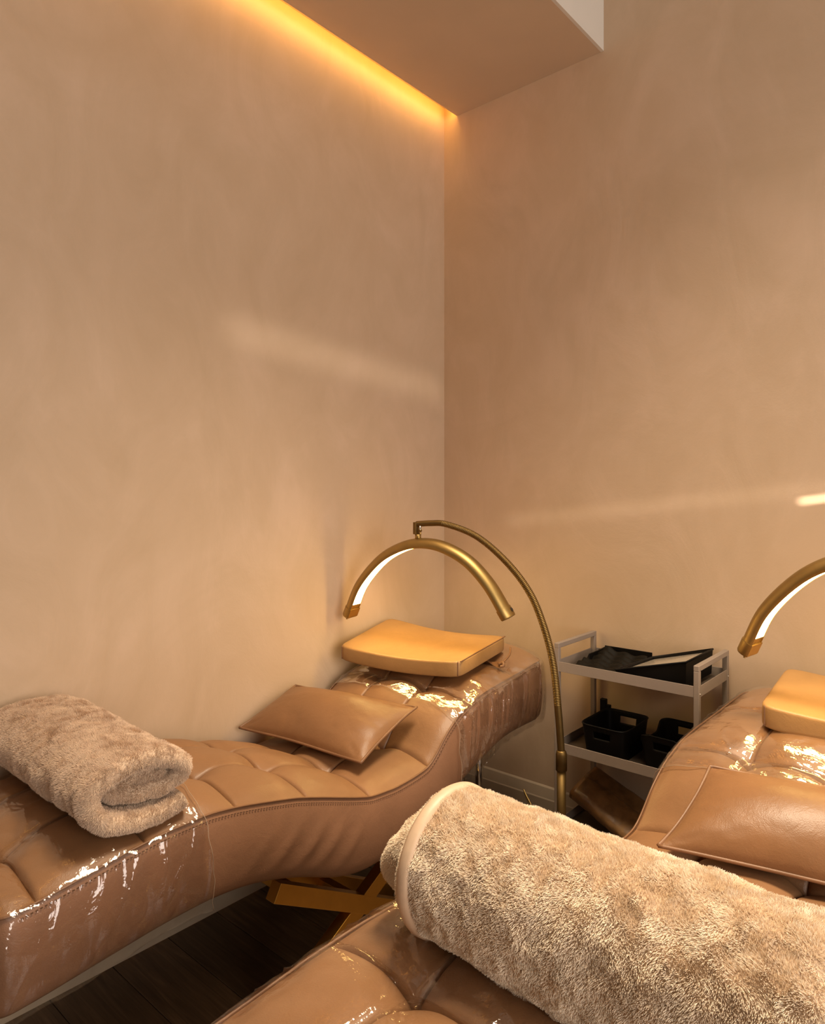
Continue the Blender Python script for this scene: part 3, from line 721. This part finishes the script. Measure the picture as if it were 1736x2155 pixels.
    obj('wing_screw', *tube([top+(.008, -.004, .048), top+(.020, -.012, .048), top+(.021, -.0125, .048), top+(.026, -.0155, .048)], [.002, .002, .0055, .0055], 10), M_brass_dark, root, PB)
    # flexible arm
    pts = [(.366, -.626, 1.299), (.42, -.605, 1.303), (.476, -.585, 1.300), (.582, -.546, 1.259), (.684, -.508, 1.172), (.763, -.478, 1.066), (.810, -.460, .948), (.841, -.449, .818), (.857, -.443, .655), (.866, -.439, .520)]
    P = catmull(pts, 70); s = np.cumsum(np.r_[0, np.linalg.norm(np.diff(P, axis=0), axis=1)]); Sr = np.linspace(0, s[-1], 1100); P = np.stack([np.interp(Sr, s, P[:, i]) for i in range(3)], -1)
    P = np.stack([np.convolve(np.pad(P[:, i], 12, mode='edge'), np.ones(25)/25, mode='valid') for i in range(3)], -1); P[0] = pts[0]
    plain = (Sr < .10) | (Sr > s[-1]-.16); R = np.where(plain, .0128, .0126+.0010*np.sin(Sr/.0056*2*PI)); R = R*(1-0.16*np.clip(1-Sr/.45, 0, 1))
    obj('flexible_arm', *tube(P, R, 12), M_brass_dark, root, PB)
    x0, y0 = PB[0], PB[1]
    obj('pole_collar', *tube([(x0, y0, .455), (x0, y0, .457), (x0, y0, .512), (x0, y0, .522), (x0, y0, .526)], [.0155, .0195, .0195, .0165, .0130], 20), M_brass_dark, root, PB)
    obj('pole', *tube([(x0, y0, .03), (x0, y0, .46)], .0155, 20), M_brass_dark, root, PB)
    obj('base_hub', *tube([(x0, y0, .02), (x0, y0, .025), (x0, y0, .06), (x0, y0, .075)], [.02, .03, .03, .017], 20), M_brass_dark, root, PB)
    for k in range(4):
        a_ = PI/4+k*PI/2; dv = np.array((math.cos(a_), math.sin(a_), 0))
        obj('leg', *tube(catmull([PB+dv*.02+(0, 0, .045), PB+dv*.07+(0, 0, .045), PB+dv*.105+(0, 0, .012)], 6), .009, 8), M_brass_dark, root, PB)
    return root
lamp1 = build_lamp('brass arc lamp curving over the headrest in the wall corner')
# its gold power cord loops up beside the bed
cp = catmull([(.78, -.40, .06), (.70, -.33, .20), (.640, -.305, .264), (.628, -.30, .274), (.645, -.30, .24), (.70, -.25, .05), (.74, -.12, .008)], 14)
obj('power_cord', *tube(cp, .0028, 8), M_brass, lamp1, PB)
lamp2 = copy_tree(lamp1); lamp2['label'] = 'brass arc lamp over the bed beside the trolley, cut by the frame'
RL2 = math.radians(-20); lamp2.rotation_euler = (0, 0, RL2)
vL = Matrix.Rotation(RL2, 3, 'Z') @ Vector((.078-PB[0], -.686-PB[1], 0))
lamp2.location = Vector((1.492, -.505, 0.040))-vL; lamp2.location.z = 0
for ch in lamp2.children:                                   # this head is set a little higher on its pole
    if ch.name.split('.')[0] in ('pole', 'base_hub', 'leg', 'power_cord'): continue
    ch.location.z += 0.040

# ------------------------------------------------------------------ service trolley
X0, X1, F0, F1 = .785, 1.285, -.320, -.035; TO = (1.035, -.18, 0)
tro = thing('service_trolley', TO, 'slim grey metal three-tier trolley with raised end handles against the back wall', 'trolley')
PW = .018
for (px, py) in ((X0, F0), (X1, F0), (X0, F1), (X1, F1)):
    obj('post', *box((px-PW/2, py-PW/2, .075), (px+PW/2, py+PW/2, .848), .0015, 1), M_cart, tro, TO, smooth=False)
    cw = obj('caster', *tube([(px-.009, py, .032), (px+.009, py, .032)], .032, 18), M_black, tro, TO)
    obj('fork', *box((px-.013, py-.012, .03), (px+.013, py+.012, .076), .003, 1), M_cart, cw, TO, smooth=False)
for px in (X0, X1):
    obj('handle', *box((px-PW/2, F0-PW/2, .848), (px+PW/2, F1+PW/2, .866), .0015, 1), M_cart, tro, TO, smooth=False)
    for py in (F0, F1):
        if px == X1: obj('screw', *tube([(px+PW/2-.001, py, .775), (px+PW/2+.002, py, .775)], .003, 8), M_chrome, tro, TO)
for zt in (.800, .506, .212):
    sh = MB(); a, b_, c, d_ = X0+PW/2, X1-PW/2, F0-PW/2+.001, F1+PW/2-.001; hgt = .036
    sh.add(*box((a, c, zt-hgt), (b_, c+.0025, zt), .0006, 1)); sh.add(*box((a, d_-.0025, zt-hgt), (b_, d_, zt), .0006, 1))
    sh.add(*box((a-PW+.002, F0+PW/2, zt-hgt), (a-PW+.0045, F1-PW/2, zt), .0006, 1)); sh.add(*box((b_+PW-.0045, F0+PW/2, zt-hgt), (b_+PW-.002, F1-PW/2, zt), .0006, 1))
    s = sh.build('shelf', M_cart, tro, TO, smooth=False)
    obj('shelf_mat', *box((a-PW+.004, c+.003, zt-hgt+.001), (b_+PW-.004, d_-.003, zt-hgt+.004)), M_cartin, s, TO, smooth=False)

# two black bins with handle slots on the middle shelf
def bin_(cx, cy, zb, lx, ly, h, dip, label, rot=0.0):
    na, nh = 96, 18; org = (cx, cy, zb); c, s_ = math.cos(rot), math.sin(rot)
    root = thing('storage_bin', org, label, 'bin', 'black plastic bins')
    A = np.linspace(0, 2*PI, na, endpoint=False)+PI/na; e = 7.0
    V = []; hole = set()
    for j in range(nh+1):
        for i, a in enumerate(A):
            r = 1/(abs(math.cos(a))**e+abs(math.sin(a))**e)**(1/e); ux, uy = math.cos(a)*r, math.sin(a)*r
            top = h
            if dip: top = h-dip*0.5*(1+math.tanh((0.70-abs(uy+0.18))/0.10))*(1 if abs(ux) > 0.6 else 0)
            t = j/nh; k = 0.86+0.14*t; X, Y = ux*lx/2*k, uy*ly/2*k
            V.append((cx+X*c-Y*s_, cy+X*s_+Y*c, zb+top*t))
    f = []
    for j in range(nh):
        for i in range(na):
            am = A[i]+PI/na; r = 1/(abs(math.cos(am))**e+abs(math.sin(am))**e)**(1/e); ux, uy = math.cos(am)*r, math.sin(am)*r
            if abs(uy) > .9 and abs(ux) < .36 and 11 <= j <= 14: continue
            f.append([j*na+i, j*na+(i+1) % na, (j+1)*na+(i+1) % na, (j+1)*na+i])
    f.append(list(range(na))[::-1])
    o = obj('bin_body', V, f, M_black, root, org); md = o.modifiers.new('wall', 'SOLIDIFY'); md.thickness = .0028; md.offset = -1
    # rolled rim
    rim = [V[nh*na+i] for i in range(na)]+[V[nh*na]]
    obj('rim', *tube(rim, .0024, 6, False), M_black, root, org)
    return root
ZS2 = .474
bin_(.948, -.188, ZS2, .172, .232, .112, 0, 'square black plastic bin with handle slots, left on the trolley middle shelf')
bin_(1.158, -.172, ZS2, .165, .220, .118, .036, 'black plastic bin with dipped sides, right on the trolley middle shelf', math.radians(-2))
cl = MB(); cl.add(*box((.825, -.062, ZS2), (.850, -.045, .612), .003)); cl.add(*box((.847, -.060, .575), (.866, -.046, .592), .002))
tag(cl.build('bottle_stand', M_black, None, (0.84, -.053, ZS2), smooth=False), 'small black upright holder behind the left bin on the trolley', 'holder')

# upper tray: crumpled black cloth in a low black tray, and a tilted black box
ZS1 = .768
lo = thing('organizer_tray', (.90, -.18, ZS1), 'low black tray holding ribbed cloth at the left of the trolley top', 'tray')
tb = MB(); x0, x1, y0, y1 = .842, 1.030, -.290, -.050
tb.add(*box((x0, y0, ZS1), (x1, y1, ZS1+.004))).add(*box((x0, y1-.004, ZS1), (x1, y1, ZS1+.052), .001, 1)).add(*box((x0, y0, ZS1), (x1, y0+.004, ZS1+.022), .001, 1)).add(*box((x1-.004, y0, ZS1), (x1, y1, ZS1+.034), .001, 1)).add(*box((x0, y0+.1, ZS1), (x0+.004, y1, ZS1+.044), .001, 1))
tb.build('tray_body', M_black, lo, (.90, -.18, ZS1), smooth=False)
nx_, ny_ = 50, 40; g = []
for i in range(nx_):
    for j in range(ny_):
        s_, t_ = i/(nx_-1), j/(ny_-1); X = .825+.20*s_; Y = -.288+.225*t_
        z = ZS1+.012+.022*t_+.006*math.sin(t_*34+s_*2)*(0.4+t_)+.012*math.exp(-((s_-.22)/.14)**2)*t_+.004*math.sin(s_*17+t_*5)
        z *= 1; g.append((X, Y, z))
rc = obj('ribbed_cloth', g, grid_faces(nx_, ny_, flip=False), M_blackcloth, None, (0, 0, 0)); rc.modifiers.new('thick', 'SOLIDIFY').thickness = .004
tag(rc, 'crumpled ribbed black cloth lying in the low tray on the trolley', 'cloth')
bx = thing('black_box', (1.14, -.18, ZS1), 'tilted black box with inside panel tinted as the reflected wall at the right of the trolley top', 'box')
# open-faced box, low on the left, propped high on the right
FLc, FRc, BRc, BLc = [np.array(q) for q in ((1.000, -.300, .800), (1.238, -.285, .862), (1.250, -.060, .868), (1.035, -.065, .806))]
u_ = (FRc-FLc)/np.linalg.norm(FRc-FLc); w_ = np.cross(u_, (BLc-FLc)/np.linalg.norm(BLc-FLc)); w_ /= np.linalg.norm(w_)
top4 = [FLc, FRc, BRc, BLc]; cen = sum(top4)/4
def inset(k, dz): return [cen+(p-cen)*k+w_*dz for p in top4]
low = [np.array((p[0]*.97+.03*cen[0], p[1]*.97+.03*cen[1], max(ZS1+.002, p[2]-.085))) for p in top4]
outer = inset(1.0, 0); rimi = inset(.90, 0.0); rimd = inset(.89, -.006)
V = low+outer+rimi+rimd; f = [[3, 2, 1, 0]]
for k in range(4):
    n2 = (k+1) % 4; f += [[k, n2, 4+n2, 4+k], [4+k, 4+n2, 8+n2, 8+k], [8+k, 8+n2, 12+n2, 12+k]]
obj('box_body', V, f, M_black, bx, (1.14, -.18, ZS1), smooth=False)
obj('reflection_panel', [p-w_*.0002 for p in rimd], [[0, 1, 2, 3]], M_reflect, bx, (1.14, -.18, ZS1), smooth=False)
obj('rim', *tube([*outer, outer[0]], .0035, 8, False), M_black, bx, (1.14, -.18, ZS1))

# folded brown bag on the lowest shelf
bgR = thing('brown_bag', (.95, -.2, .18), 'crinkled brown folded bag leaning on the trolley bottom shelf', 'bag')
def crumple(P, seed, a=.006): return P+np.stack([vnoise(P, 14, seed+i, 2) for i in range(3)], -1)*a
def packet(a, b, wdir, w0, w1, t0, t1, seed):
    a, b, wdir = np.array(a, float), np.array(b, float), np.array(wdir, float); d = b-a; wdir -= d*np.dot(wdir, d)/np.dot(d, d); wdir /= np.linalg.norm(wdir); nn = np.cross(d/np.linalg.norm(d), wdir)
    n, m = 26, 28; V = []
    for i in range(n):
        s_ = i/(n-1); w = w0+(w1-w0)*s_; t = t0+(t1-t0)*s_
        for k in range(m):
            ang = 2*PI*k/m; e = 4; r = 1/(abs(math.cos(ang))**e+abs(math.sin(ang))**e)**(1/e)
            V.append(a+d*s_+wdir*w/2*math.cos(ang)*r+nn*t/2*math.sin(ang)*r)
    V = crumple(np.array(V), seed); f = [[i*m+k, (i+1)*m+k, (i+1)*m+(k+1) % m, i*m+(k+1) % m] for i in range(n-1) for k in range(m)]+[[(n-1)*m+k for k in range(m)]]
    return V, f
o = obj('bag_body', *packet((.800, -.185, .300), (1.13, -.235, .185), (0.1, 1, .5), .10, .12, .060, .05, 3), M_bag, bgR, (.95, -.2, .18)); o.modifiers.new('w', 'SOLIDIFY').thickness = .002
o = obj('folded_flap', *packet((.812, -.120, .335), (1.13, -.150, .215), (0.1, 1, .35), .075, .10, .026, .02, 6), M_bag, bgR, (.95, -.2, .18)); o.modifiers.new('w', 'SOLIDIFY').thickness = .002
